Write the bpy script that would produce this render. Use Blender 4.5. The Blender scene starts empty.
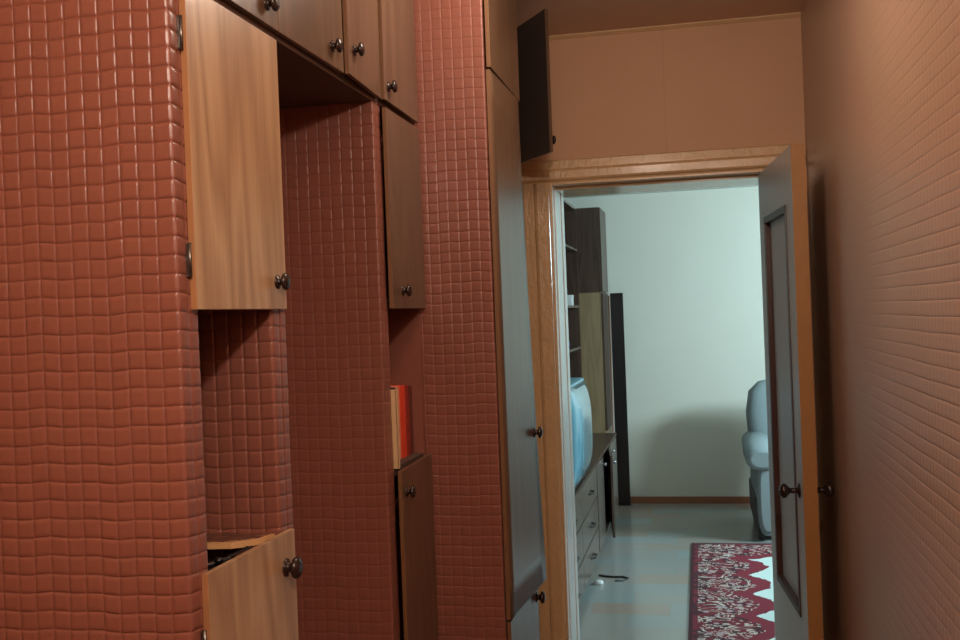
import bpy, bmesh, math, random
import numpy as np
from mathutils import Vector, Matrix
random.seed(7)
PI = math.pi
COL = bpy.context.scene.collection

# ------------------------------------------------------------------ node materials
def srgb(r, g, b):
    def f(c):
        c /= 255.0
        return c/12.92 if c <= .04045 else ((c+.055)/1.055)**2.4
    return (f(r), f(g), f(b), 1)

class NM:
    def __init__(s, name):
        s.m = bpy.data.materials.new(name); s.m.use_nodes = True
        s.t = s.m.node_tree; s.n = s.t.nodes
        s.b = s.n['Principled BSDF']
    def node(s, typ, **kw):
        n = s.n.new(typ)
        for k, v in kw.items(): setattr(n, k, v)
        return n
    def link(s, a, b): s.t.links.new(a, b)
    def set(s, **kw):
        for k, v in kw.items():
            s.b.inputs[k.replace('_', ' ')].default_value = v
        return s
    def math(s, op, a, b=None, c=None):
        n = s.node('ShaderNodeMath', operation=op)
        for i, v in enumerate((a, b, c)):
            if v is None: continue
            if hasattr(v, 'is_linked') or hasattr(v, 'links'): s.link(v, n.inputs[i])
            else: n.inputs[i].default_value = v
        return n.outputs[0]
    def coords(s, scale=(1, 1, 1)):
        g = s.node('ShaderNodeNewGeometry')
        mp = s.node('ShaderNodeMapping'); mp.inputs['Scale'].default_value = scale
        tc = s.node('ShaderNodeTexCoord')
        s.link(tc.outputs['Object'], mp.inputs['Vector'])
        return mp.outputs['Vector']
    def noise(s, scale, detail=3, vec=None, rough=.5, dist=0):
        n = s.node('ShaderNodeTexNoise')
        n.inputs['Scale'].default_value = scale; n.inputs['Detail'].default_value = detail
        n.inputs['Roughness'].default_value = rough; n.inputs['Distortion'].default_value = dist
        if vec is not None: s.link(vec, n.inputs['Vector'])
        return n.outputs['Fac']
    def mix(s, fac, a, b):
        n = s.node('ShaderNodeMix', data_type='RGBA')
        for sock, v in ((n.inputs['Factor'], fac), (n.inputs['A'], a), (n.inputs['B'], b)):
            pass
        def put(sock, v):
            if hasattr(v, 'links'): s.link(v, sock)
            else: sock.default_value = v
        put(n.inputs[0], fac); put(n.inputs[6], a); put(n.inputs[7], b)
        return n.outputs[2]
    def ramp(s, fac, stops):
        n = s.node('ShaderNodeValToRGB')
        e = n.color_ramp.elements
        while len(e) < len(stops): e.new(.5)
        for i, (p, c) in enumerate(stops): e[i].position = p; e[i].color = c
        s.link(fac, n.inputs[0]); return n.outputs[0]
    def bump(s, h, strength=.3, dist=.01):
        n = s.node('ShaderNodeBump'); n.inputs['Strength'].default_value = strength
        n.inputs['Distance'].default_value = dist
        s.link(h, n.inputs['Height']); s.link(n.outputs[0], s.b.inputs['Normal'])
    def color(s, c): s.link(c, s.b.inputs['Base Color'])

def plain(name, rgb, rough=.5, var=.06, metal=0, spec=.5, bumpy=0.0, nscale=30):
    m = NM(name); c = srgb(*rgb)
    d = tuple(max(0, x*(1-var*2)) for x in c[:3])+(1,)
    f = m.noise(nscale, 3, m.coords())
    m.color(m.mix(f, c, d)); m.set(Roughness=rough, Metallic=metal)
    m.b.inputs['Specular IOR Level'].default_value = spec
    if bumpy: m.bump(f, bumpy, .004)
    return m.m

def wood(name, c1, c2, c3, rough=.3, gscale=1.0, coat=0.0, axis='z', spec=.5):
    m = NM(name)
    # rings: stretched along the grain
    sc = {'z': (14, 14, 1.1), 'y': (14, 1.1, 14), 'x': (1.1, 14, 14)}[axis]
    v = m.coords(tuple(k*gscale for k in sc))
    big = m.noise(.55, 2, v, .5, .4)
    rings = m.math('FRACT', m.math('MULTIPLY', big, 9.0))
    tri = m.math('ABSOLUTE', m.math('SUBTRACT', rings, .5))
    sc2 = tuple(k*6*gscale if k > 2 else k*3 for k in sc)
    fine = m.noise(2.2, 4, m.coords(sc2), .6)
    f = m.math('ADD', m.math('MULTIPLY', tri, .9), m.math('MULTIPLY', fine, .55))
    m.color(m.ramp(f, [(.2, srgb(*c1)), (.5, srgb(*c2)), (.8, srgb(*c3))]))
    m.set(Roughness=rough); m.b.inputs['Coat Weight'].default_value = coat
    m.b.inputs['Coat Roughness'].default_value = .12
    m.b.inputs['Specular IOR Level'].default_value = spec
    m.bump(fine, .06, .002)
    return m.m

M = {}
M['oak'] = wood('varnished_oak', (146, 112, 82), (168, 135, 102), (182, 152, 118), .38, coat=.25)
M['oak_dim'] = wood('dimmed_oak_veneer', (88, 66, 50), (99, 75, 58), (107, 83, 65), .32, coat=.0, spec=.35)  # same oak, its colour darkened for the dimmer light farther in
M['edge'] = plain('orange_edge_strip', (172, 122, 82), .45, .1)
M['edge_muted'] = plain('muted_edge_strip', (120, 84, 54), .45, .1)
M['edge_leaf'] = plain('bare_leaf_edge', (168, 118, 66), .45, .1)
M['edge_pale'] = plain('pale_edge_strip', (214, 166, 116), .45, .1)
def vinyl(name, a, b, rough):
    m = NM(name)
    f = m.noise(60, 3, m.coords()); f2 = m.noise(3, 2, m.coords())
    m.color(m.mix(m.math('MULTIPLY_ADD', f2, .6, m.math('MULTIPLY', f, .3)), srgb(*a), srgb(*b)))
    m.set(Roughness=rough); m.bump(m.noise(420, 2, m.coords()), .12, .001)
    return m.m
M['vinyl'] = vinyl('red_brown_vinyl', (134, 82, 69), (118, 71, 59), .34)

def tile_paper(name, a, b, pitch, rough, wobble=.0012, depth=.0022):
    """embossed square-tile wallpaper on a wall whose plane is x = const"""
    m = NM(name)
    g = m.node('ShaderNodeNewGeometry'); sp = m.node('ShaderNodeSeparateXYZ')
    m.link(g.outputs['Position'], sp.inputs[0])
    w = m.noise(6, 2, m.coords())
    def saw(o):
        t = m.math('FRACT', m.math('DIVIDE', m.math('ADD', o, m.math('MULTIPLY', w, wobble*4)), pitch))
        d = m.math('ABSOLUTE', m.math('SUBTRACT', m.math('MULTIPLY', t, 2.0), 1.0))
        return m.math('SUBTRACT', 1.0, m.math('POWER', d, 7.0))
    hy = saw(sp.outputs['Y']); hz = saw(sp.outputs['Z'])
    h = m.math('MULTIPLY', m.math('POWER', hy, .5), hz)
    f = m.noise(4, 3, m.coords())
    base = m.mix(f, srgb(*a), srgb(*b))
    m.color(base)
    # the embossing is pressed flat towards the doorway end of the wall
    worn = m.node('ShaderNodeMapRange'); m.link(sp.outputs['Y'], worn.inputs[0])
    for k, v in ((1, 1.75), (2, 2.3), (3, 1.0), (4, .15)): worn.inputs[k].default_value = v
    h = m.math('MULTIPLY', h, worn.outputs[0])
    m.set(Roughness=rough); m.bump(h, 1.0, depth)
    return m.m
M['wall_tile'] = tile_paper('tan_tile_wallpaper', (190, 156, 134), (182, 148, 126), .0246, .34, .0012, .0011)
def paper():
    m = NM('tan_wallpaper')
    g = m.node('ShaderNodeNewGeometry'); sp = m.node('ShaderNodeSeparateXYZ')
    m.link(g.outputs['Position'], sp.inputs[0])
    seam = m.math('LESS_THAN', m.math('ABSOLUTE', m.math('ADD', sp.outputs['X'], .088)), .0012)
    c = m.mix(m.noise(5, 3, m.coords()), srgb(208, 160, 122), srgb(200, 152, 113))
    m.color(m.mix(m.math('MULTIPLY', seam, .25), c, srgb(150, 100, 70)))
    m.set(Roughness=.55); m.bump(m.noise(200, 2, m.coords()), .1, .001)
    return m.m
M['paper'] = paper()
M['ceil'] = plain('tan_ceiling_paper', (222, 190, 166), .6, .04, nscale=4)
def gloss_paint(name, c, rough, strength):
    m = NM(name)
    m.color(m.mix(m.noise(8, 4, m.coords()), srgb(*c), srgb(*[int(k*.9) for k in c])))
    m.set(Roughness=rough); m.b.inputs['Coat Weight'].default_value = .6
    m.b.inputs['Coat Roughness'].default_value = .15
    n = m.math('ADD', m.noise(70, 3, m.coords((1, 1, .6))), m.math('MULTIPLY', m.noise(220, 2, m.coords()), .4))
    m.bump(n, strength, .006)
    return m.m
M['casing'] = gloss_paint('tan_oil_paint', (224, 182, 134), .26, .55)
M['white'] = gloss_paint('white_oil_paint', (240, 242, 240), .35, .1)
M['leaf'] = plain('grey_white_door_paint', (188, 186, 184), .3, .05)
M['bevel'] = plain('dark_red_beading', (72, 40, 36), .4, .1)
M['knob'] = plain('dark_brown_plastic', (44, 30, 28), .25, .1)
M['metal'] = plain('tarnished_steel', (120, 116, 112), .3, .1, metal=.9)
M['black_metal'] = plain('blackened_steel', (60, 58, 60), .3, .1, metal=.8)
M['steel'] = plain('bright_steel', (200, 200, 205), .2, .05, metal=1)
M['inner'] = plain('dark_cabinet_inside', (80, 64, 56), .6, .1)
M['board'] = plain('fibre_board', (96, 70, 58), .6, .1)
M['floor_hall'] = wood('hall_floor_boards', (120, 70, 40), (140, 84, 50), (150, 92, 56), .4, axis='y')
M['room_wall'] = plain('pale_room_wallpaper', (218, 212, 198), .75, .03, nscale=3)
M['room_ceil'] = plain('white_ceiling', (222, 226, 222), .8, .03, nscale=3)
M['unit'] = wood('dark_walnut_veneer', (58, 42, 36), (74, 54, 44), (84, 62, 50), .35)
M['unit_light'] = wood('olive_veneer', (128, 106, 76), (140, 118, 86), (148, 124, 92), .4)
M['unit_front'] = wood('greyish_drawer_veneer', (92, 80, 74), (102, 90, 82), (110, 98, 90), .25)
M['skirt'] = plain('brown_baseboard', (150, 92, 62), .4, .1)
M['black'] = plain('black_lacquer', (26, 20, 22), .3, .1)
M['tv'] = plain('daylit_tv_plastic', (112, 158, 174), .3, .05)  # cyan daylight on the housing is put into its colour
def glass_screen():
    m = NM('daylit_tv_glass'); m.color(m.mix(m.noise(3, 2, m.coords()), srgb(120, 176, 196), srgb(96, 150, 172)))  # window reflection painted as a pale blue glass colour
    m.set(Roughness=.12); m.b.inputs['Coat Weight'].default_value = 1.0
    return m.m
M['screen'] = glass_screen()
M['chair'] = plain('grey_blue_upholstery', (148, 158, 160), .85, .08, bumpy=.2, nscale=60)
M['chair_dark'] = plain('dark_chair_trim', (70, 62, 60), .6, .1)
M['page'] = plain('book_pages', (220, 200, 164), .8, .05)

def floor_lino():
    m = NM('pale_blue_parquet_lino')
    br = m.node('ShaderNodeTexBrick')
    br.offset = .5; br.squash = 1
    br.inputs['Scale'].default_value = 1.0
    br.inputs['Brick Width'].default_value = .42; br.inputs['Row Height'].default_value = .21
    br.inputs['Mortar Size'].default_value = .002; br.inputs['Mortar Smooth'].default_value = .3
    br.inputs['Color1'].default_value = srgb(146, 156, 154); br.inputs['Color2'].default_value = srgb(166, 140, 122)
    br.inputs['Mortar'].default_value = srgb(140, 146, 146)
    g = m.node('ShaderNodeNewGeometry'); m.link(g.outputs['Position'], br.inputs['Vector'])
    m.color(m.mix(m.math('MULTIPLY', m.noise(2, 2, m.coords()), .5), br.outputs['Color'], srgb(156, 164, 164)))
    m.set(Roughness=.16); m.b.inputs['Specular IOR Level'].default_value = .8
    return m.m
M['lino'] = floor_lino()

RUGX0, RUGX1, RUGY0, RUGY1 = -.115, 1.55, 4.1, 7.12
def rug_mat():
    m = NM('red_floral_carpet')
    g = m.node('ShaderNodeNewGeometry'); sp = m.node('ShaderNodeSeparateXYZ')
    m.link(g.outputs['Position'], sp.inputs[0])
    X, Y = sp.outputs['X'], sp.outputs['Y']
    dx = m.math('MINIMUM', m.math('SUBTRACT', X, RUGX0), m.math('SUBTRACT', RUGX1, X))
    dy = m.math('MINIMUM', m.math('SUBTRACT', Y, RUGY0), m.math('SUBTRACT', RUGY1, Y))
    # scalloped pale field
    lob = m.math('MULTIPLY', m.math('ABSOLUTE', m.math('SINE', m.math('MULTIPLY', Y, 7.5))), .13)
    lob2 = m.math('MULTIPLY', m.math('ABSOLUTE', m.math('SINE', m.math('MULTIPLY', X, 7.5))), .1)
    fx = m.math('SUBTRACT', m.math('SUBTRACT', dx, .33), lob)
    fy = m.math('SUBTRACT', m.math('SUBTRACT', dy, .36), lob2)
    wig = m.math('MULTIPLY', m.math('SUBTRACT', m.noise(14, 3, m.coords()), .5), .08)
    field = m.math('GREATER_THAN', m.math('ADD', m.math('MINIMUM', fx, fy), wig), 0)
    # floral scrolls in the border
    n1 = m.noise(6.5, 3, m.coords(), .55, 1.6)
    scroll = m.math('LESS_THAN', m.math('ABSOLUTE', m.math('SUBTRACT', m.math('FRACT', m.math('MULTIPLY', n1, 6)), .5)), .12)
    vo = m.node('ShaderNodeTexVoronoi'); vo.inputs['Scale'].default_value = 15; m.link(m.coords(), vo.inputs['Vector'])
    petals = m.math('LESS_THAN', vo.outputs['Distance'], .26)
    inside = m.math('GREATER_THAN', m.math('MINIMUM', dx, dy), .045)
    n2 = m.noise(11, 2, m.coords())
    dark = m.mix(m.math('GREATER_THAN', n2, .52), srgb(118, 30, 44), srgb(74, 24, 36))
    c = m.mix(m.math('MULTIPLY', scroll, inside), dark, srgb(206, 190, 178))
    c = m.mix(m.math('MULTIPLY', petals, inside), c, srgb(178, 150, 150))
    red = m.math('LESS_THAN', m.math('ADD', m.math('MINIMUM', fx, fy), wig), -.1)
    c = m.mix(red, srgb(128, 32, 48), c)
    c = m.mix(field, c, srgb(212, 226, 220))
    c = m.mix(m.math('LESS_THAN', m.math('MINIMUM', dx, dy), .02), c, srgb(70, 20, 32))
    m.color(c); m.set(Roughness=.95)
    m.bump(m.noise(300, 2, m.coords()), .4, .004)
    return m.m
M['rug'] = rug_mat()
def cloth_mat():
    m = NM('striped_shelf_liner')
    w = m.noise(14, 3, m.coords((3, 8, 1)), .6, 1)
    m.color(m.ramp(w, [(.38, srgb(70, 34, 36)), (.5, srgb(140, 96, 72)), (.58, srgb(62, 34, 38))]))
    m.set(Roughness=.5); return m.m
M['liner'] = cloth_mat()

# ------------------------------------------------------------------ mesh helpers
def wloc(o):
    v = Vector((0, 0, 0))
    while o is not None: v += Vector(o.location); o = o.parent
    return v
class MB:
    def __init__(s): s.bm = bmesh.new()
    def box(s, x0, x1, y0, y1, z0, z1, mi=0, edge_mi=None, bevel=0, edges=('y0',)):
        v = [s.bm.verts.new(p) for p in ((x0,y0,z0),(x1,y0,z0),(x1,y1,z0),(x0,y1,z0),(x0,y0,z1),(x1,y0,z1),(x1,y1,z1),(x0,y1,z1))]
        F = {'z0': (3,2,1,0), 'z1': (4,5,6,7), 'y0': (0,1,5,4), 'x1': (1,2,6,5), 'y1': (2,3,7,6), 'x0': (3,0,4,7)}
        fs = []
        for k, idx in F.items():
            f = s.bm.faces.new([v[i] for i in idx]); f.material_index = mi
            if edge_mi is not None and k in edges: f.material_index = edge_mi
            fs.append(f)
        if bevel:
            es = list({e for f in fs for e in f.edges})
            bmesh.ops.bevel(s.bm, geom=es, offset=bevel, segments=2, affect='EDGES', profile=.7)
        return s
    def prism(s, pts, axis, a, b, mi=0):
        """closed 2-D outline extruded along an axis"""
        def P(p, t):
            return {'x': (t, p[0], p[1]), 'y': (p[0], t, p[1]), 'z': (p[0], p[1], t)}[axis]
        A = [s.bm.verts.new(P(p, a)) for p in pts]; B = [s.bm.verts.new(P(p, b)) for p in pts]
        fs = [s.bm.faces.new(A), s.bm.faces.new(B[::-1])]
        n = len(pts)
        for i in range(n): fs.append(s.bm.faces.new((A[i], B[i], B[(i+1) % n], A[(i+1) % n])))
        for f in fs: f.material_index = mi
        bmesh.ops.recalc_face_normals(s.bm, faces=fs)
        return s
    def lathe(s, prof, origin, direction, seg=20, mi=0):
        """prof = [(radius, distance along direction)]"""
        d = Vector(direction).normalized()
        q = Vector((0, 0, 1)).rotation_difference(d).to_matrix()
        rings = []
        for r, h in prof:
            ring = []
            for k in range(seg):
                a = 2*PI*k/seg
                ring.append(s.bm.verts.new(Vector(origin) + q @ Vector((r*math.cos(a), r*math.sin(a), h))))
            rings.append(ring)
        fs = []
        for a, b in zip(rings, rings[1:]):
            for k in range(seg):
                f = s.bm.faces.new((a[k], a[(k+1) % seg], b[(k+1) % seg], b[k])); f.smooth = True; fs.append(f)
        fs.append(s.bm.faces.new(rings[0][::-1])); fs.append(s.bm.faces.new(rings[-1]))
        for f in fs: f.material_index = mi
        return s
    def tube(s, pts, r, seg=8, mi=0):
        pts = [Vector(p) for p in pts]; rings = []
        for i, p in enumerate(pts):
            t = (pts[min(i+1, len(pts)-1)] - pts[max(i-1, 0)]).normalized()
            u = t.cross(Vector((0, 0, 1)))
            if u.length < .01: u = t.cross(Vector((1, 0, 0)))
            u.normalize(); w = t.cross(u)
            rings.append([s.bm.verts.new(p + r*(math.cos(2*PI*k/seg)*u + math.sin(2*PI*k/seg)*w)) for k in range(seg)])
        for a, b in zip(rings, rings[1:]):
            for k in range(seg):
                f = s.bm.faces.new((a[k], a[(k+1) % seg], b[(k+1) % seg], b[k])); f.smooth = True; f.material_index = mi
        s.bm.faces.new(rings[0]); s.bm.faces.new(rings[-1][::-1])
        return s
    def loft(s, rings, mi=0, smooth=True):
        R = [[s.bm.verts.new(p) for p in ring] for ring in rings]
        n = len(R[0])
        for a, b in zip(R, R[1:]):
            for k in range(n):
                f = s.bm.faces.new((a[k], a[(k+1) % n], b[(k+1) % n], b[k])); f.smooth = smooth; f.material_index = mi
        s.bm.faces.new(R[0][::-1]); s.bm.faces.new(R[-1])
        bmesh.ops.recalc_face_normals(s.bm, faces=s.bm.faces[:])
        return s
    def build(s, name, mats, parent=None, matrix=None):
        if not isinstance(mats, (list, tuple)): mats = [mats]
        if matrix is not None: bmesh.ops.transform(s.bm, matrix=matrix, verts=s.bm.verts)
        off = wloc(parent) if parent is not None else None
        if off is None:                         # origin at the base centre
            xs = [v.co for v in s.bm.verts]
            off = Vector(((min(v.x for v in xs)+max(v.x for v in xs))/2, (min(v.y for v in xs)+max(v.y for v in xs))/2, min(v.z for v in xs)))
            loc = off
        else: loc = Vector((0, 0, 0))
        bmesh.ops.translate(s.bm, vec=-off, verts=s.bm.verts)
        me = bpy.data.meshes.new(name); s.bm.to_mesh(me); s.bm.free()
        for m in mats: me.materials.append(m)
        o = bpy.data.objects.new(name, me); COL.objects.link(o)
        o.location = loc
        if parent is not None: o.parent = parent
        return o

def tag(o, label=None, cat=None, group=None, kind=None):
    if label: o['label'] = label
    if cat: o['category'] = cat
    if group: o['group'] = group
    if kind: o['kind'] = kind
    return o
def thing(name, loc, label, cat, group=None):
    o = bpy.data.objects.new(name, None); o.location = loc; o.empty_display_size = .1
    COL.objects.link(o); return tag(o, label, cat, group)
def struct(name, mb, mats, parent=None):
    o = mb.build(name, mats, parent)
    if parent is None: o['kind'] = 'structure'
    return o

TILE = .0215
def tiled(name, path, z0, z1, parent, core=None, res=5, amp=.0026, phase=0.0, mat=None, wob=.0012):
    """a panel skin of puffed square tiles that follows a plan outline and wraps its corners"""
    P = [Vector((p[0], p[1])) for p in path]
    # non-uniform samples: dense at the grooves, which sit on every tile edge
    T = np.array([0, .05, .12, .28, .72, .88, .95]); K = len(T)
    HT = np.array([0, .62, .93, 1.0, 1.0, .93, .62])
    pts, nrm, ss, hs = [], [], [], []
    s_base = 0
    for a, b in zip(P, P[1:]):
        L = (b-a).length; nt = max(1, round(L/TILE))
        d = (b-a)/L; nn = Vector((d.y, -d.x))
        for i in range(nt):
            for t, hh in zip(T, HT):
                pts.append(a+(b-a)*((i+t)/nt)); ss.append(s_base+i+t); hs.append(hh); nrm.append(nn)
        s_base += nt
    pts.append(P[-1]); ss.append(s_base); nrm.append(nn); hs.append(0)
    for i in range(1, len(pts)):
        if (nrm[i]-nrm[i-1]).length > .1: nrm[i] = (nrm[i]+nrm[i-1]).normalized()
    ntz = max(1, int(round((z1-z0)/TILE)))
    zt = np.concatenate([(i+T) for i in range(ntz)]+[[ntz]]); hz = np.concatenate([np.tile(HT, ntz), [0]])
    px = np.array([[p.x, p.y] for p in pts]); nx = np.array([[q.x, q.y] for q in nrm]); S = np.array(ss)
    SS, TT = np.meshgrid(S, zt); ZZ = z0+(z1-z0)*TT/ntz
    rng = np.random.RandomState(len(path)*7+int(z1*10)+int(path[0][1]*100))
    cu, cv = np.minimum(np.floor(SS), s_base-1).astype(int), np.minimum(np.floor(TT), ntz-1).astype(int)
    j1 = rng.rand(ntz, s_base); j2 = rng.randn(ntz, s_base); j3 = rng.randn(ntz, s_base)
    fu, fv = SS-cu-.5, TT-cv-.5
    H = np.outer(hz, np.array(hs))
    A = .85+.3*j1[cv, cu]+.10*j2[cv, cu]*fu+.14*j3[cv, cu]*fv
    h = amp*H*A
    wave = wob*np.sin(ZZ*9.0+1.3)*np.sin(SS*.35)+wob*.7*np.sin(ZZ*23+SS*.5)
    h2 = h+wave*.35
    X = px[None, :, 0]+nx[None, :, 0]*h2; Y = px[None, :, 1]+nx[None, :, 1]*h2
    Z = ZZ+.0009*np.sin(SS*.9+ZZ*4)+.0008*np.sin(SS*2.3)
    Z[0, :] = z0; Z[-1, :] = z1
    m, n = X.shape
    off = wloc(parent)
    co = np.stack([X-off.x, Y-off.y, Z-off.z], -1).reshape(-1, 3).astype(np.float32)
    i, j = np.meshgrid(np.arange(m-1), np.arange(n-1), indexing='ij')
    q = np.stack([i*n+j, i*n+j+1, (i+1)*n+j+1, (i+1)*n+j], -1).reshape(-1, 4)
    cv_ = []; cf = []
    if core:
        x0, x1, y0, y1 = core
        bx = [(x0,y0,z0),(x1,y0,z0),(x1,y1,z0),(x0,y1,z0),(x0,y0,z1),(x1,y0,z1),(x1,y1,z1),(x0,y1,z1)]
        cv_ = [(a-off.x, b-off.y, c-off.z) for a, b, c in bx]; k = len(co)
        cf = [[k+t for t in f] for f in ((3,2,1,0),(4,5,6,7),(0,1,5,4),(1,2,6,5),(2,3,7,6),(3,0,4,7))]
        co = np.vstack([co, np.array(cv_, np.float32)]); q = np.vstack([q, np.array(cf)])
    me = bpy.data.meshes.new(name)
    me.vertices.add(len(co)); me.vertices.foreach_set('co', co.ravel())
    me.loops.add(q.size); me.loops.foreach_set('vertex_index', q.ravel().astype(np.int32))
    me.polygons.add(len(q)); me.polygons.foreach_set('loop_start', (np.arange(len(q))*4).astype(np.int32))
    sm = np.ones(len(q), bool)
    if core: sm[-6:] = False
    me.polygons.foreach_set('use_smooth', sm)
    me.update(calc_edges=True); me.validate()
    me.materials.append(mat or M['vinyl'])
    o = bpy.data.objects.new(name, me); COL.objects.link(o); o.parent = parent
    return o

def knob(parent, p, d=(1, 0, 0), s=1.0, name='knob'):
    prof = [(.011, -.001), (.011, .0015), (.006, .003), (.0052, .007), (.008, .009), (.0125, .011), (.0132, .014), (.011, .017), (.005, .019)]
    return MB().lathe([(r*s, h*s) for r, h in prof], p, d, 18).build(name, M['knob'], parent)

def cab_door(parent, x, y0, y1, z0, z1, mat, edge, hinge='near', ajar=0.0, knob_at=None, th=.008, name='door', hinges=(), gap=.0015, kscale=.9):
    """overlay door on a front plane x = const; ajar (radians) swings the free edge into the corridor"""
    y0 += gap; y1 -= gap
    mb = MB().box(x, x+th, y0, y1, z0+gap, z1-gap, 0, 1, bevel=.0008, edges=('y0', 'y1'))
    hy = y0 if hinge == 'near' else y1
    mat_ = None
    piv = Vector((x, hy, 0))
    R_ = Matrix.Rotation(-ajar if hinge == 'near' else ajar, 4, 'Z')
    mat_ = Matrix.Translation(piv) @ R_ @ Matrix.Translation(-piv)
    for f in mb.bm.faces:
        if abs(f.normal.y) > .8: f.material_index = 1
    # bevel faces lose material; fine
    o = mb.build(name, [mat, edge], parent, matrix=mat_)
    if knob_at:
        ky, kz = knob_at
        p = mat_ @ Vector((x+th, ky, kz)); d = R_ @ Vector((1, 0, 0))
        knob(o, p, d, kscale)
    for hz in hinges:
        hb = MB().box(x-.002, x+.003, hy-.007, hy-.001, hz-.019, hz+.019, 0)
        hb.lathe([(.0022, 0), (.0022, .040)], (x+.003, hy-.003, hz-.020), (0, 0, 1), 10)
        hb.build('hinge', M['metal'], o)
    return o

FX = -.58           # front plane of the cabinet run
BX = -.95           # plane of its back
CEIL = 2.51
# ------------------------------------------------------------------ setting: corridor
struct('floor', MB().box(-1.02, .5, -3.0, 3.68, -.1, 0), M['floor_hall'])
struct('ceiling', MB().box(-1.02, .5, -3.0, 3.4, CEIL, CEIL+.1), M['ceil'])
struct('wall_right', MB().box(.342, .442, -3.0, 3.4, 0, CEIL), M['wall_tile'])
struct('wall_left', MB().box(-1.05, -.955, -3.0, 3.4, 0, CEIL), M['paper'])
struct('wall_rear', MB().box(-1.05, .442, -3.1, -3.0, 0, CEIL), M['paper'])
OL, OR, OH = -.470, .245, 2.03     # door opening
w = MB()
w.box(-1.25, OL, 3.4, 3.68, 0, 2.55); w.box(OR, 2.75, 3.4, 3.68, 0, 2.55); w.box(OL, OR, 3.4, 3.68, OH, 2.55)
wo = struct('wall_end', w, [M['paper'], M['room_wall']])
for p in wo.data.polygons:
    if p.normal.y > .5: p.material_index = 1
struct('trim_1', MB().prism([(3.4, CEIL), (3.4, CEIL-.012), (3.396, CEIL-.012), (3.388, CEIL-.004), (3.388, CEIL)], 'x', -.6, .342), M['casing'])

# door frame: casing, jamb, and the leaf hung on it
df = bpy.data.objects.new('door_1', None); df.location = (OL+.35, 3.4, 0); COL.objects.link(df); df['kind'] = 'structure'
def casing_profile(o, i):
    """outline across the width, o outer edge to i inner edge, (across, y)"""
    W = i-o; s = lambda t: o+W*t
    return [(s(0), 3.4), (s(0), 3.392), (s(.06), 3.388), (s(.40), 3.386), (s(.44), 3.380), (s(.52), 3.3765), (s(.82), 3.3765), (s(.90), 3.380), (s(.93), 3.388), (s(1), 3.390), (s(1), 3.4)]
c = MB().prism(casing_profile(-.563, OL+.006), 'z', 0, OH-.004).build('left_casing', M['casing'], df)
for p in c.data.polygons: p.use_smooth = False
MB().prism(casing_profile(.335, OR+.002), 'z', 0, OH-.004).build('right_casing', M['casing'], df)
MB().prism([(y, z) for z, y in casing_profile(OH+.072, OH-.004)], 'x', -.563, .335).build('head_casing', M['casing'], df)
j = MB()
for (a, b, y0, y1) in ((OL, OL+.003, 3.39, 3.68), (OL+.003, OL+.007, 3.455, 3.68), (OL+.007, OL+.010, 3.60, 3.66)):
    j.box(a, b, y0, y1, 0, OH-.008, bevel=.001)
j.build('left_jamb', M['white'], df)
MB().box(OR-.008, OR, 3.39, 3.68, 0, OH-.008).box(OR-.018, OR-.008, 3.46, 3.68, 0, OH-.008).build('right_jamb', M['white'], df)
MB().box(OL, OR, 3.39, 3.68, OH-.010, OH, bevel=.001).box(OL, OR, 3.46, 3.68, OH-.02, OH-.01).build('head_jamb', M['casing'], df)

# leaf: local frame, u along the width from the hinge, thickness t to the right (towards the wall)
LW, LT, LH = .605, .036, 2.005
hp = Vector((.196, 3.425, 0)); ang = math.atan2(.050, .60)   # opens a little past square
dirv = Vector((math.sin(ang), -math.cos(ang), 0)); nv = Vector((math.cos(ang), math.sin(ang), 0))
LM = Matrix(((dirv.x, nv.x, 0, hp.x), (dirv.y, nv.y, 0, hp.y), (0, 0, 1, .01), (0, 0, 0, 1)))
s0, s1, pz0, pz1 = .105, LW-.105, .74, LH-.15
lb = MB()
lb.box(0, s0, 0, LT, 0, LH, 0); lb.box(s1, LW, 0, LT, 0, LH, 0)
lb.box(s0, s1, 0, LT, 0, pz0, 0); lb.box(s0, s1, 0, LT, pz1, LH, 0)
for f in lb.bm.faces:
    f.normal_update()
    if f.normal.x > .9 and f.calc_center_median().x > LW-.01: f.material_index = 1
leaf = lb.build('door_leaf', [M['leaf'], M['edge_leaf']], df, matrix=LM)
pb = MB().box(s0, s1, .014, LT-.014, pz0, pz1)
pb.build('panel', M['leaf'], leaf, matrix=LM)
bd = MB()
for (a, b, c0, c1) in ((s0-.004, s0+.016, pz0, pz1), (s1-.016, s1+.004, pz0, pz1)):
    bd.box(a, b, -.003, .014, c0, c1, bevel=.002); bd.box(a, b, LT-.014, LT+.003, c0, c1, bevel=.002)
for (c0, c1) in ((pz0-.004, pz0+.016), (pz1-.016, pz1+.004)):
    bd.box(s0-.004, s1+.004, -.003, .014, c0, c1, bevel=.002); bd.box(s0-.004, s1+.004, LT-.014, LT+.003, c0, c1, bevel=.002)
bd.build('beading', M['bevel'], leaf, matrix=LM)
for side in (-1, 1):
    o_ = LM @ Vector((LW-.055, 0 if side < 0 else LT, 1.09)); d_ = nv*side
    MB().lathe([(.020, -.001), (.020, .003), (.008, .006), (.007, .024), (.012, .030), (.019, .036), (.020, .044), (.015, .051), (.004, .054)], o_, d_, 20).build('door_knob', M['knob'], leaf)
hg = MB()
for z in (.25, 1.0, 1.8): hg.lathe([(.006, 0), (.006, .09)], LM @ Vector((-.008, .018, z)), (0, 0, 1), 10)
hg.build('hinge', M['metal'], leaf)

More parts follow.
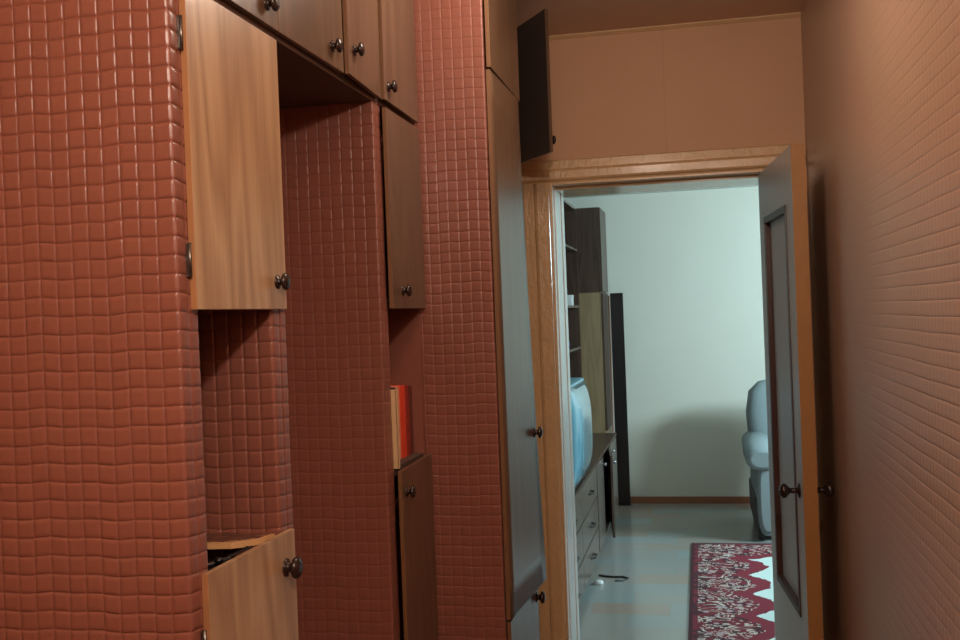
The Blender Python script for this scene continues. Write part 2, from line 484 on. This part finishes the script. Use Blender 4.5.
# ------------------------------------------------------------------ near cabinet
ZA, ZB, ZC = 1.313, 1.622, 2.005         # lower cabinet top, niche top, overhead cabinet underside
nc = thing('tall_cabinet', (-.76, 1.235, 0), 'nearest tall cabinet with pale oak doors above and below an open tiled niche', 'cabinet')
tiled('side_panel', [(BX, 1.08), (FX, 1.08), (FX, 1.124), (BX, 1.124)], 0, ZC, nc, core=(BX, FX-.0015, 1.0815, 1.1225), amp=.0021)
tiled('side_panel', [(BX, 1.34), (FX, 1.34), (FX, 1.386), (BX, 1.386)], 0, ZC, nc, core=(BX, FX-.0015, 1.3415, 1.3845), amp=.0020)
MB().box(BX, FX-.002, 1.124, 1.34, ZB, ZB+.016).build('niche_top', M['inner'], nc)
MB().box(BX, FX-.03, 1.124, 1.34, ZB+.20, ZB+.216).build('shelf', M['inner'], nc)
MB().box(BX, BX+.006, 1.124, 1.34, 0, ZC).build('back_panel', M['inner'], nc)
# partial top board with a rounded near corner, a gap left in front of it
tp = [(BX+.006, 1.277), (-.655, 1.276), (-.625, 1.280), (-.605, 1.292), (-.592, 1.312), (-.586, 1.338), (BX+.006, 1.338)]
tb = MB().prism(tp, 'z', ZA-.012, ZA-.004).build('top_board', M['edge_pale'], nc)
MB().prism([(a+(.004 if a < -.7 else -.006), b+(.006 if b < 1.3 else -.002)) for a, b in tp], 'z', ZA-.004, ZA-.003).build('liner', M['liner'], tb)
MB().box(BX, FX-.002, 1.124, 1.34, 1.02, 1.036).build('shelf', M['inner'], nc)
MB().box(BX, FX-.002, 1.124, 1.34, .62, .636).build('shelf', M['inner'], nc)
MB().box(BX, FX-.002, 1.124, 1.34, .06, .076).build('bottom_board', M['inner'], nc)
cab_door(nc, FX+.002, 1.104, 1.374, ZB-.004, ZC-.005, M['oak'], M['edge'], 'near', .0, (1.342, ZB+.035), hinges=(ZB+.055, ZC-.065))
ld = cab_door(nc, FX+.002, 1.104, 1.363, .06, ZA, M['oak'], M['edge'], 'near', math.radians(.6), (1.328, ZA-.048), hinges=(ZA-.085, .2), kscale=1.15)
st = MB()
st.tube([(-.70, 1.165, ZA-.022), (-.63, 1.19, ZA-.016), (-.603, 1.212, ZA-.012), (-.586, 1.25, ZA-.005)], .0045, 8)
st.tube([(-.70, 1.150, ZA-.026), (-.63, 1.175, ZA-.024), (-.590, 1.215, ZA-.014)], .003, 8)
st.box(-.589, -.579, 1.205, 1.262, ZA-.016, ZA-.003, bevel=.002)
st.lathe([(.0055, 0), (.006, .004), (.003, .006)], (-.606, 1.206, ZA-.012), (0, 0, 1), 12)
st.build('folding_stay', M['black_metal'], ld)

# ------------------------------------------------------------------ middle cabinet
mc = thing('tall_cabinet', (-.76, 1.98, 0), 'narrow tall cabinet beyond the open recess, its niche holding a few books', 'cabinet')
tiled('side_panel', [(BX, 1.84), (FX, 1.84), (FX, 1.884), (BX, 1.884)], 0, ZC, mc, core=(BX, FX-.0015, 1.8415, 1.8825), amp=.0009)
MB().box(BX, FX, 2.106, 2.126, 0, ZC).build('side_panel', M['vinyl'], mc)
MB().box(BX, BX+.006, 1.884, 2.106, 0, ZC).build('back_panel', M['vinyl'], mc)
MB().box(BX, FX-.002, 1.884, 2.106, ZB, ZB+.016).build('niche_top', M['inner'], mc)
MB().box(BX, FX-.002, 1.884, 2.106, ZA-.014, ZA+.002).build('niche_floor', M['inner'], mc)
MB().box(BX, FX-.002, 1.884, 2.106, .06, .076).build('bottom_board', M['inner'], mc)
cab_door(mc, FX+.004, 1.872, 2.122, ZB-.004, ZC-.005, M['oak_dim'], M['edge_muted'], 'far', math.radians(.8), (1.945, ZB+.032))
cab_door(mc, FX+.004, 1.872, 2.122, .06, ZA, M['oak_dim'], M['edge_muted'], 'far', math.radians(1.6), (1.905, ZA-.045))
def book(y0, y1, xf, h, rgb, label, depth=.11, lean=0):
    z = ZA+.002
    m = plain('cover_%d_%d_%d' % rgb, rgb, .5, .1)
    t = thing('book', (xf-depth/2, (y0+y1)/2, z), label, 'book', 'books in the middle cabinet niche')
    cv = MB(); k = .0018
    cv.box(xf-depth, xf, y0, y0+k, z, z+h); cv.box(xf-depth, xf, y1-k, y1, z, z+h)
    cv.box(xf-k, xf+.001, y0, y1, z, z+h, bevel=.0006)
    mt = Matrix.Translation((0, (y0+y1)/2, z)) @ Matrix.Rotation(lean, 4, 'X') @ Matrix.Translation((0, -(y0+y1)/2, -z))
    cv.build('cover', m, t, matrix=mt)
    MB().box(xf-depth+.003, xf-k, y0+k, y1-k, z+.003, z+h-.003).build('pages', M['page'], t, matrix=mt)
    return t
book(1.887, 1.8945, -.5705, .150, (214, 182, 140), 'thin cream booklet at the near end of the niche')
book(1.998, 2.0115, -.610, .146, (40, 30, 30), 'added thin black book standing in for the shaded gap beside the cream booklet')  # added: its black cover paints the dark gap between the books
book(2.012, 2.0205, -.605, .148, (226, 150, 120), 'thin salmon pink book between the added black book and the bright red book')
book(2.021, 2.0575, -.604, .147, (232, 74, 44), 'bright red book with thick spine, the reddest of the row', .115)
book(2.058, 2.081, -.603, .146, (150, 46, 36), 'dark red book touching the far side of the bright red one', .115)
book(2.0815, 2.1035, -.602, .143, (104, 48, 40), 'maroon brown book farthest along the niche, against its end', .115)

# ------------------------------------------------------------------ overhead cabinet over the run
oc = thing('overhead_cabinet', (-.76, 1.6, ZC), 'long overhead cabinet of oak doors, colour darkened as in dim light, bridging the open recess between two tall cabinets', 'cabinet')
oc_sp = tiled('side_panel', [(BX, 1.08), (FX, 1.08), (FX, 1.10), (BX, 1.10)], ZC, CEIL-.004, oc, core=(BX, FX-.0015, 1.0815, 1.0985), amp=.0021)
MB().box(BX, FX, 1.10, 2.126, ZC, ZC+.018, 0, 1, edges=('x1',)).build('bottom_board', [M['inner'], M['board']], oc)
MB().box(BX, FX, 1.10, 2.126, CEIL-.022, CEIL-.004).build('top_board', M['inner'], oc)
MB().box(BX, BX+.01, 1.10, 2.126, ZC+.018, CEIL-.022).build('back_panel', M['inner'], oc)
for yy in (1.38, 1.65, 1.865, 2.112): MB().box(BX+.01, FX, yy-.007, yy+.007, ZC+.018, CEIL-.022).build('divider', M['inner'], oc)
D0, D1 = ZC+.006, CEIL-.012
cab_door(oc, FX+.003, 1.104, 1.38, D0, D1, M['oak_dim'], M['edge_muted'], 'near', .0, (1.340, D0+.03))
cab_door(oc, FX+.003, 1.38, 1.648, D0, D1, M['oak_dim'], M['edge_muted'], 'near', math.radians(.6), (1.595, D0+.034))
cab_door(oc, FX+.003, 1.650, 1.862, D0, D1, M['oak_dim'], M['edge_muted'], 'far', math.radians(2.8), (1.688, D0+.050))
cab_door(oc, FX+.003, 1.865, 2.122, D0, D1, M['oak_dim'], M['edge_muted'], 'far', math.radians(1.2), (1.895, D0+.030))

# ------------------------------------------------------------------ wardrobe that stands forward
WX = -.425; WE = 2.505
wd = thing('wardrobe', (-.69, 2.32, 0), 'deep tall wardrobe beside the doorway, tiled red side and glossy doors', 'wardrobe')
tiled('side_panel', [(BX, 2.13), (WX, 2.13), (WX, 2.17), (BX, 2.17)], 0, CEIL-.004, wd, core=(BX, WX-.0015, 2.1315, 2.1685), amp=.0009)
MB().box(BX, WX, WE-.02, WE, 0, CEIL-.004).build('side_panel', M['inner'], wd)
MB().box(BX, BX+.006, 2.17, WE-.02, 0, CEIL-.004).build('back_panel', M['inner'], wd)
for z in (.08, .95, 2.105, CEIL-.024): MB().box(BX+.006, WX-.002, 2.17, WE-.02, z-.008, z+.01).build('shelf', M['inner'], wd)
# tall door, warped: its lower far corner stands away from the carcass
def warped_door(y0, y1, z0, z1, out_bottom, out_top, knobp):
    mb = MB(); th = .008; n = 16; k = 8; x = WX+.003
    g0, g1 = [], []
    for i in range(n+1):
        z = z0+(z1-z0)*i/n; r0, r1 = [], []
        tz = i/n; out = out_bottom*(1-tz)**1.5+out_top*tz
        for jx in range(k+1):
            t = jx/k; y = y0+(y1-y0)*t
            xx = x+out*t
            r0.append(mb.bm.verts.new((xx, y, z))); r1.append(mb.bm.verts.new((xx+th, y, z)))
        g0.append(r0); g1.append(r1)
    for i in range(n):
        for jx in range(k):
            f = mb.bm.faces.new((g1[i][jx], g1[i][jx+1], g1[i+1][jx+1], g1[i+1][jx])); f.smooth = True
            f = mb.bm.faces.new((g0[i][jx], g0[i+1][jx], g0[i+1][jx+1], g0[i][jx+1])); f.smooth = True
        f = mb.bm.faces.new((g0[i][0], g1[i][0], g1[i+1][0], g0[i+1][0])); f.material_index = 1
        f = mb.bm.faces.new((g0[i][k], g0[i+1][k], g1[i+1][k], g1[i][k])); f.material_index = 1
    for jx in range(k):
        mb.bm.faces.new((g0[0][jx], g0[0][jx+1], g1[0][jx+1], g1[0][jx]))
        mb.bm.faces.new((g0[n][jx], g1[n][jx], g1[n][jx+1], g0[n][jx+1]))
    o = mb.build('door', [M['oak_dim'], M['edge_muted']], wd)
    knob(o, knobp, (1, 0, 0), 1.05)
    return o
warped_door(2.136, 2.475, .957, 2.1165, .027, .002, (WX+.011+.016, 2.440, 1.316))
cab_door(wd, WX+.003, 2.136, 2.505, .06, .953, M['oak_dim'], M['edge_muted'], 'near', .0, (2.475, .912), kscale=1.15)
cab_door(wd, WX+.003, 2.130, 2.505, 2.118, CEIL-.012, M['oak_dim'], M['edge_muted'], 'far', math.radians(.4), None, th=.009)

# overhead cabinet over the nook beside the doorway, its door hanging open
nk = thing('overhead_cabinet', (-.78, 2.95, 2.06), 'overhead cabinet in the corner above the doorway, its narrow door hanging open', 'cabinet')
MB().box(BX, -.60, 2.52, 3.39, 2.06, 2.078).build('bottom_board', M['inner'], nk)
MB().box(BX, -.60, 2.52, 3.39, 2.475, 2.49).build('top_board', M['inner'], nk)
MB().box(BX, -.60, 3.372, 3.39, 2.078, 2.475).build('side_panel', M['inner'], nk)
MB().box(BX, -.60, 2.52, 2.54, 2.078, 2.475).build('side_panel', M['inner'], nk)
MB().box(BX, BX+.01, 2.54, 3.372, 2.078, 2.475).build('back_panel', M['inner'], nk)
fr = Vector((-.408, 2.975)); hg_ = Vector((-.595, 3.255)); dd = (fr-hg_).normalized(); nn = Vector((-dd.y, dd.x))
od = MB().box(0, (fr-hg_).length, -.0, .010, 2.064, 2.478, 0)
for f in od.bm.faces:
    f.normal_update()
    if f.normal.x > .9: f.material_index = 2
    elif f.normal.y < -.9: f.material_index = 1
OM = Matrix(((dd.x, nn.x, 0, hg_.x), (dd.y, nn.y, 0, hg_.y), (0, 0, 1, 0), (0, 0, 0, 1)))
odo = od.build('door', [M['oak_dim'], M['inner'], M['oak_dim']], nk, matrix=OM)
knob(odo, OM @ Vector(((fr-hg_).length-.03, .014, 2.105)), (nn.x, nn.y, 0), 1.0)
cab_door(nk, -.598, 2.545, 2.93, 2.064, 2.478, M['oak_dim'], M['edge_muted'], 'near', 0)

# ------------------------------------------------------------------ far room shell
RX0, RX1, RY0, RY1, RC = -1.25, 2.75, 3.68, 8.62, 2.53
struct('floor_room', MB().box(RX0-.1, RX1+.1, RY0, RY1+.1, -.1, 0), M['lino'])
struct('ceiling_room', MB().box(RX0-.1, RX1+.1, 3.4, RY1+.1, 2.55, 2.65), M['room_ceil'])
struct('wall_far', MB().box(RX0-.1, RX1+.1, RY1, RY1+.1, 0, 2.55), M['room_wall'])
struct('wall_room_left', MB().box(RX0-.1, RX0, RY0, RY1, 0, 2.55), M['room_wall'])
WY0, WY1, WZ0, WZ1 = 5.5, 7.1, .85, 2.35
wr = MB()
wr.box(RX1, RX1+.1, RY0, WY0, 0, 2.55); wr.box(RX1, RX1+.1, WY1, RY1, 0, 2.55)
wr.box(RX1, RX1+.1, WY0, WY1, 0, WZ0); wr.box(RX1, RX1+.1, WY0, WY1, WZ1, 2.55)
struct('wall_room_right', wr, M['room_wall'])
wf = MB(); ym = (WY0+WY1)/2
for a, b, c0, c1 in ((WY0, WY0+.06, WZ0, WZ1), (WY1-.06, WY1, WZ0, WZ1), (ym-.04, ym+.04, WZ0, WZ1), (WY0, WY1, WZ0, WZ0+.06), (WY0, WY1, WZ1-.06, WZ1)):
    wf.box(RX1+.02, RX1+.07, a, b, c0, c1)
struct('window_1', wf, M['white'])
struct('baseboard_far', MB().box(RX0, RX1, RY1-.018, RY1, 0, .055, bevel=.004), M['skirt'])

# ------------------------------------------------------------------ wall unit in the room
BF = -.69           # front plane of the low units
ct = .645
ch = thing('chest_of_drawers', (-.96, 5.68, 0), 'low greyish brown chest of drawers under the television, dark double handles', 'chest of drawers')
MB().box(RX0+.01, BF-.005, 4.80, 6.55, .06, ct-.02).build('body', M['unit'], ch)
MB().box(RX0+.01, BF+.015, 4.80, 6.55, ct-.02, ct, bevel=.003).build('top_board', M['unit'], ch)
MB().box(RX0+.05, BF-.03, 4.83, 6.52, 0, .06).build('plinth', M['black'], ch)
for (a, b) in ((4.81, 5.675), (5.685, 6.54)):
    for (z0, z1) in ((.065, .235), (.245, .425), (.435, .620)):
        d = MB().box(BF-.004, BF+.012, a, b, z0, z1, bevel=.002).build('drawer', M['unit_front'], ch)
        yc = (a+b)/2; zc = (z0+z1)/2; h = MB()
        h.tube([(BF+.012, yc-.05, zc), (BF+.034, yc-.045, zc), (BF+.034, yc+.045, zc), (BF+.012, yc+.05, zc)], .006, 8)
        h.lathe([(.014, 0), (.014, .004)], (BF+.0115, yc-.05, zc), (1, 0, 0), 12); h.lathe([(.014, 0), (.014, .004)], (BF+.0115, yc+.05, zc), (1, 0, 0), 12)
        h.build('handle', M['knob'], d)
bc = thing('base_cabinet', (-.96, 7.35, 0), 'low dark cabinet beyond the drawers, one of its doors standing ajar', 'cabinet')
MB().box(RX0+.01, BF-.005, 6.555, 8.10, .06, ct-.02).build('body', M['unit'], bc)
MB().box(RX0+.01, BF+.015, 6.555, 8.10, ct-.02, ct, bevel=.003).build('top_board', M['unit'], bc)
MB().box(RX0+.05, BF-.03, 6.58, 8.08, 0, .06).build('plinth', M['black'], bc)
def unit_door(y0, y1, ajar, ky):
    mb = MB().box(BF-.003, BF+.013, y0, y1, .065, .620, bevel=.002)
    piv = Vector((BF, y1, 0)); mt = Matrix.Translation(piv) @ Matrix.Rotation(ajar, 4, 'Z') @ Matrix.Translation(-piv)
    for f in mb.bm.faces:
        f.normal_update()
        if f.normal.y < -.8 or f.normal.x < -.8: f.material_index = 1
    d = mb.build('door', [M['unit_front'], M['unit']], bc, matrix=mt)
    p = mt @ Vector((BF+.013, ky, .57))
    MB().lathe([(.008, -.001), (.006, .010), (.013, .016), (.013, .022), (.006, .026)], p, (1, 0, 0), 14).build('knob', M['steel'], d)
unit_door(6.57, 6.99, 0, 6.95)
unit_door(7.0, 7.54, math.radians(6.5), 7.05)
unit_door(7.55, 8.09, 0, 7.6)

bs = thing('bookshelf', (-1.08, 7.25, ct), 'dark walnut open bookshelf standing on the low units, seen past the door frame', 'bookshelf')
SX = -.925
MB().box(RX0+.01, RX0+.02, 6.30, 8.10, ct, 2.41).build('back_panel', M['unit'], bs)
for y in (6.30, 8.082): MB().box(RX0+.02, SX, y, y+.018, ct, 2.41).build('side_panel', M['unit'], bs)
for z in (1.31, 1.63, 2.07, 2.392):
    MB().box(RX0+.02, SX, 6.318, 8.082, z, z+.018, 0, 1, edges=('x1',)).build('shelf', [M['unit'], M['unit_front']], bs)
tc = thing('tall_cabinet', (-.96, 8.36, 0), 'tall narrow dark cabinet at the far end of the wall unit, olive lower side panel', 'cabinet')
TXF = -.755
MB().box(RX0+.01, TXF, 8.11, 8.125, 1.745, 2.41).box(RX0+.01, TXF, 8.585, 8.60, 1.745, 2.41).box(RX0+.01, RX0+.02, 8.125, 8.585, 1.745, 2.41).box(RX0+.01, TXF, 8.125, 8.585, 2.395, 2.41).box(RX0+.01, TXF, 8.125, 8.585, 1.745, 1.76).build('top_box', M['unit'], tc)
MB().box(RX0+.01, TXF-.003, 8.112, 8.60, 0, 1.744).build('lower_body', M['unit_light'], tc)
MB().box(TXF, TXF+.016, 8.112, 8.598, 1.75, 2.408, bevel=.002).build('door', M['unit'], tc)
MB().box(TXF-.002, TXF+.014, 8.112, 8.598, .66, 1.74, bevel=.002).build('door', M['unit'], tc)

# small things on the shelves
sb = thing('box', (-.97, 7.80, 1.648), 'small white box on the upper shelf of the dark bookshelf', 'box')
MB().box(-1.02, -.94, 7.74, 7.86, 1.648, 1.71, bevel=.003).build('body', M['white'], sb)
MB().box(-1.022, -.938, 7.738, 7.862, 1.71, 1.728, bevel=.003).build('lid', M['white'], sb)
jr = thing('jar', (-.97, 7.36, 1.328), 'small blue and white jar on the middle shelf of the bookshelf', 'jar')
MB().lathe([(.03, 0), (.045, .015), (.05, .05), (.04, .08), (.028, .09)], (-.97, 7.36, 1.328), (0, 0, 1), 20).build('body', plain('blue_glaze', (60, 110, 190), .2, .2), jr)
MB().lathe([(.031, 0), (.03, .012), (.008, .02), (.008, .03), (.003, .034)], (-.97, 7.36, 1.418), (0, 0, 1), 20).build('lid', M['white'], jr)

# television: bulging tube front facing the room
tv = thing('television', (-.92, 5.66, ct), 'tube television coloured pale blue for window light on the low chest, bulging screen turned to the room', 'television')
TY0, TY1, TZ0, TZ1 = 5.24, 6.06, ct, 1.215; TD = .055
MB().box(-1.0, -.735+TD, TY0, TY1, TZ0+.02, TZ1, bevel=.02).box(-1.2, -.99, TY0+.12, TY1-.12, TZ0+.06, TZ1-.12, bevel=.03).build('housing', M['tv'], tv)
MB().box(-1.0, -.76, TY0+.15, TY1-.15, TZ0, TZ0+.022).build('stand', M['black'], tv)
sm = MB(); n = 14; g = []
for i in range(n+1):
    row = []
    for k in range(n+1):
        u = -1+2*k/n; v = -1+2*i/n
        y = (TY0+TY1)/2+u*(TY1-TY0)/2*.965; z = (TZ0+.02+TZ1)/2+v*(TZ1-TZ0-.02)/2*.95
        row.append(sm.bm.verts.new((-.737+TD+.07*(1-u**4*.7)*(1-v**4*.7)-.07*.09, y, z)))
    g.append(row)
for i in range(n):
    for k in range(n):
        f = sm.bm.faces.new((g[i][k], g[i][k+1], g[i+1][k+1], g[i+1][k])); f.smooth = True
so = sm.build('screen', M['screen'], tv)
md = so.modifiers.new('thick', 'SOLIDIFY'); md.thickness = .02; md.offset = -1

# long dark boards leaning in the corner
lb2 = MB().box(-.718, -.614, 8.50, 8.53, .005, 1.74, bevel=.003)
tag(lb2.build('board', M['black']), 'tall black board leaning against the far wall beside the wall unit', 'board')
rl = MB().tube([(-.728, 8.40, .005), (-.7275, 8.45, .9), (-.727, 8.49, 1.72)], .0055, 10)
tag(rl.build('rod', M['skirt']), 'thin brown rod standing upright between the black board and the wall unit', 'rod')

# rug
rg = MB(); rg.box(RUGX0, RUGX1, RUGY0, RUGY1, .0005, .010, bevel=.003)
tag(rg.build('rug', M['rug']), 'dark red floral rug with a scalloped pale centre on the room floor', 'rug')

# armchair facing the doorway
ac = thing('armchair', (.80, 7.55, 0), 'grey blue upholstered armchair with rounded arms beyond the rug, half hidden by the door', 'armchair')
AX0, AX1 = .262, 1.10
def superring(cx, cz, rx, rz, y, n=24, p=3.0):
    out = []
    for k in range(n):
        a = 2*PI*k/n; c_, s_ = math.cos(a), math.sin(a)
        out.append((cx+rx*math.copysign(abs(c_)**(2/p), c_), y, cz+rz*math.copysign(abs(s_)**(2/p), s_)))
    return out
for sx, s in ((AX0, 1), (AX1, -1)):
    cx = sx+s*.105
    a = MB()
    a.loft([superring(cx+s*.035, .30, .05, .22, 7.16), superring(cx+s*.03, .30, .07, .26, 7.20), superring(cx+s*.03, .30, .075, .27, 7.6), superring(cx+s*.03, .32, .075, .27, 8.02)])
    arm = a.build('arm', M['chair'], ac)
    a = MB()
    a.loft([superring(cx, .565, .07, .05, 7.125, p=2.2), superring(cx, .565, .105, .075, 7.15, p=2.2), superring(cx, .575, .11, .078, 7.5, p=2.2), superring(cx, .59, .10, .075, 8.0, p=2.2)])
    a.build('arm_roll', M['chair'], arm)
def hring(cx, cy, rx, ry, z, n=28, p=4.0):
    return [(cx+rx*math.copysign(abs(math.cos(2*PI*k/n))**(2/p), math.cos(2*PI*k/n)), cy+ry*math.copysign(abs(math.sin(2*PI*k/n))**(2/p), math.sin(2*PI*k/n)), z) for k in range(n)]
xc = (AX0+AX1)/2
MB().loft([hring(xc, 7.98, .33, .12, .30), hring(xc, 7.99, .36, .13, .55), hring(xc, 8.03, .375, .13, .80), hring(xc, 8.06, .35, .12, .95), hring(xc, 8.07, .28, .09, 1.02), hring(xc, 8.07, .16, .05, 1.045)]).build('backrest', M['chair'], ac)
MB().loft([hring(xc, 7.55, .26, .36, .30), hring(xc, 7.53, .285, .37, .34), hring(xc, 7.53, .285, .37, .42), hring(xc, 7.53, .25, .33, .47)]).build('seat_cushion', M['chair'], ac)
MB().box(AX0+.05, AX1-.05, 7.22, 8.08, .08, .30, bevel=.02).build('base', M['chair_dark'], ac)
for fx in (AX0+.09, AX1-.09):
    for fy in (7.27, 8.02):
        MB().lathe([(.018, 0), (.026, .09)], (fx, fy, 0), (0, 0, 1), 14).build('leg', M['chair_dark'], ac)

# odds and ends on the floor
hk = MB().tube([(-.655, 6.24, .006), (-.615, 6.22, .006), (-.56, 6.20, .007), (-.51, 6.21, .006), (-.48, 6.18, .006), (-.50, 6.13, .006), (-.55, 6.12, .006)], .006, 8)
tag(hk.build('cable', M['black']), 'short black hooked cable lying on the pale floor by the drawers', 'cable')
cp = MB().loft([hring(-.640, 6.05, .03, .024, .0005, 12, 2.4), hring(-.640, 6.05, .028, .022, .016, 12, 2.4), hring(-.635, 6.055, .015, .012, .024, 12, 2.4)])
tag(cp.build('floor_cap', M['white']), 'small white cap on the floor in front of the chest of drawers', 'cap')

# ------------------------------------------------------------------ light
def light(name, typ, loc, energy, color, size=.1, size_y=None, target=None):
    l = bpy.data.lights.new(name, typ); l.energy = energy; l.color = color
    if typ == 'AREA':
        l.size = size
        if size_y: l.shape = 'RECTANGLE'; l.size_y = size_y
    else: l.shadow_soft_size = size
    o = bpy.data.objects.new(name, l); o.location = loc; COL.objects.link(o)
    if target is not None:
        o.rotation_euler = (Vector(target)-Vector(loc)).to_track_quat('-Z', 'Y').to_euler()
    return o
light('hall_lamp', 'POINT', (.09, .15, 2.21), 38, (1.0, .85, .70), .035)
light('corridor_fill', 'POINT', (-.20, 1.85, 2.36), 10.5, (1.0, .85, .70), .12)  # added unseen light that brightens the far end of the corridor
light('window_daylight', 'AREA', (RX1+.16, (WY0+WY1)/2, 2.08), 170, (.62, .90, 1.0), 1.0, .45, (-.3, 7.9, .9))

wd_ = bpy.data.worlds.new('world'); wd_.use_nodes = True
wd_.node_tree.nodes['Background'].inputs[0].default_value = (.6, .8, 1, 1)
wd_.node_tree.nodes['Background'].inputs[1].default_value = .5
bpy.context.scene.world = wd_

# ------------------------------------------------------------------ camera
F = 1035.0
yaw = math.atan2(220.5, F); pitch = -4.6/F; roll = math.atan(.0384)
fwd = Vector((-math.sin(yaw)*math.cos(pitch), math.cos(yaw)*math.cos(pitch), math.sin(pitch)))
right = fwd.cross(Vector((0, 0, 1))).normalized(); up = right.cross(fwd)
# the world's vertical leans to the left in the frame
cr, sr = math.cos(roll), math.sin(roll)
r2 = right*cr - up*sr; u2 = up*cr + right*sr
cam = bpy.data.cameras.new('camera'); cam.sensor_width = 36; cam.lens = F/960*36; cam.clip_start = .02
co = bpy.data.objects.new('camera', cam); COL.objects.link(co)
co.matrix_world = Matrix(((r2.x, u2.x, -fwd.x, 0), (r2.y, u2.y, -fwd.y, 0), (r2.z, u2.z, -fwd.z, 1.6), (0, 0, 0, 1)))
sc = bpy.context.scene; sc.camera = co
sc.view_settings.view_transform = 'Standard'; sc.view_settings.look = 'None'
sc.view_settings.exposure = 0; sc.view_settings.gamma = 1; sc.view_settings.use_curve_mapping = False
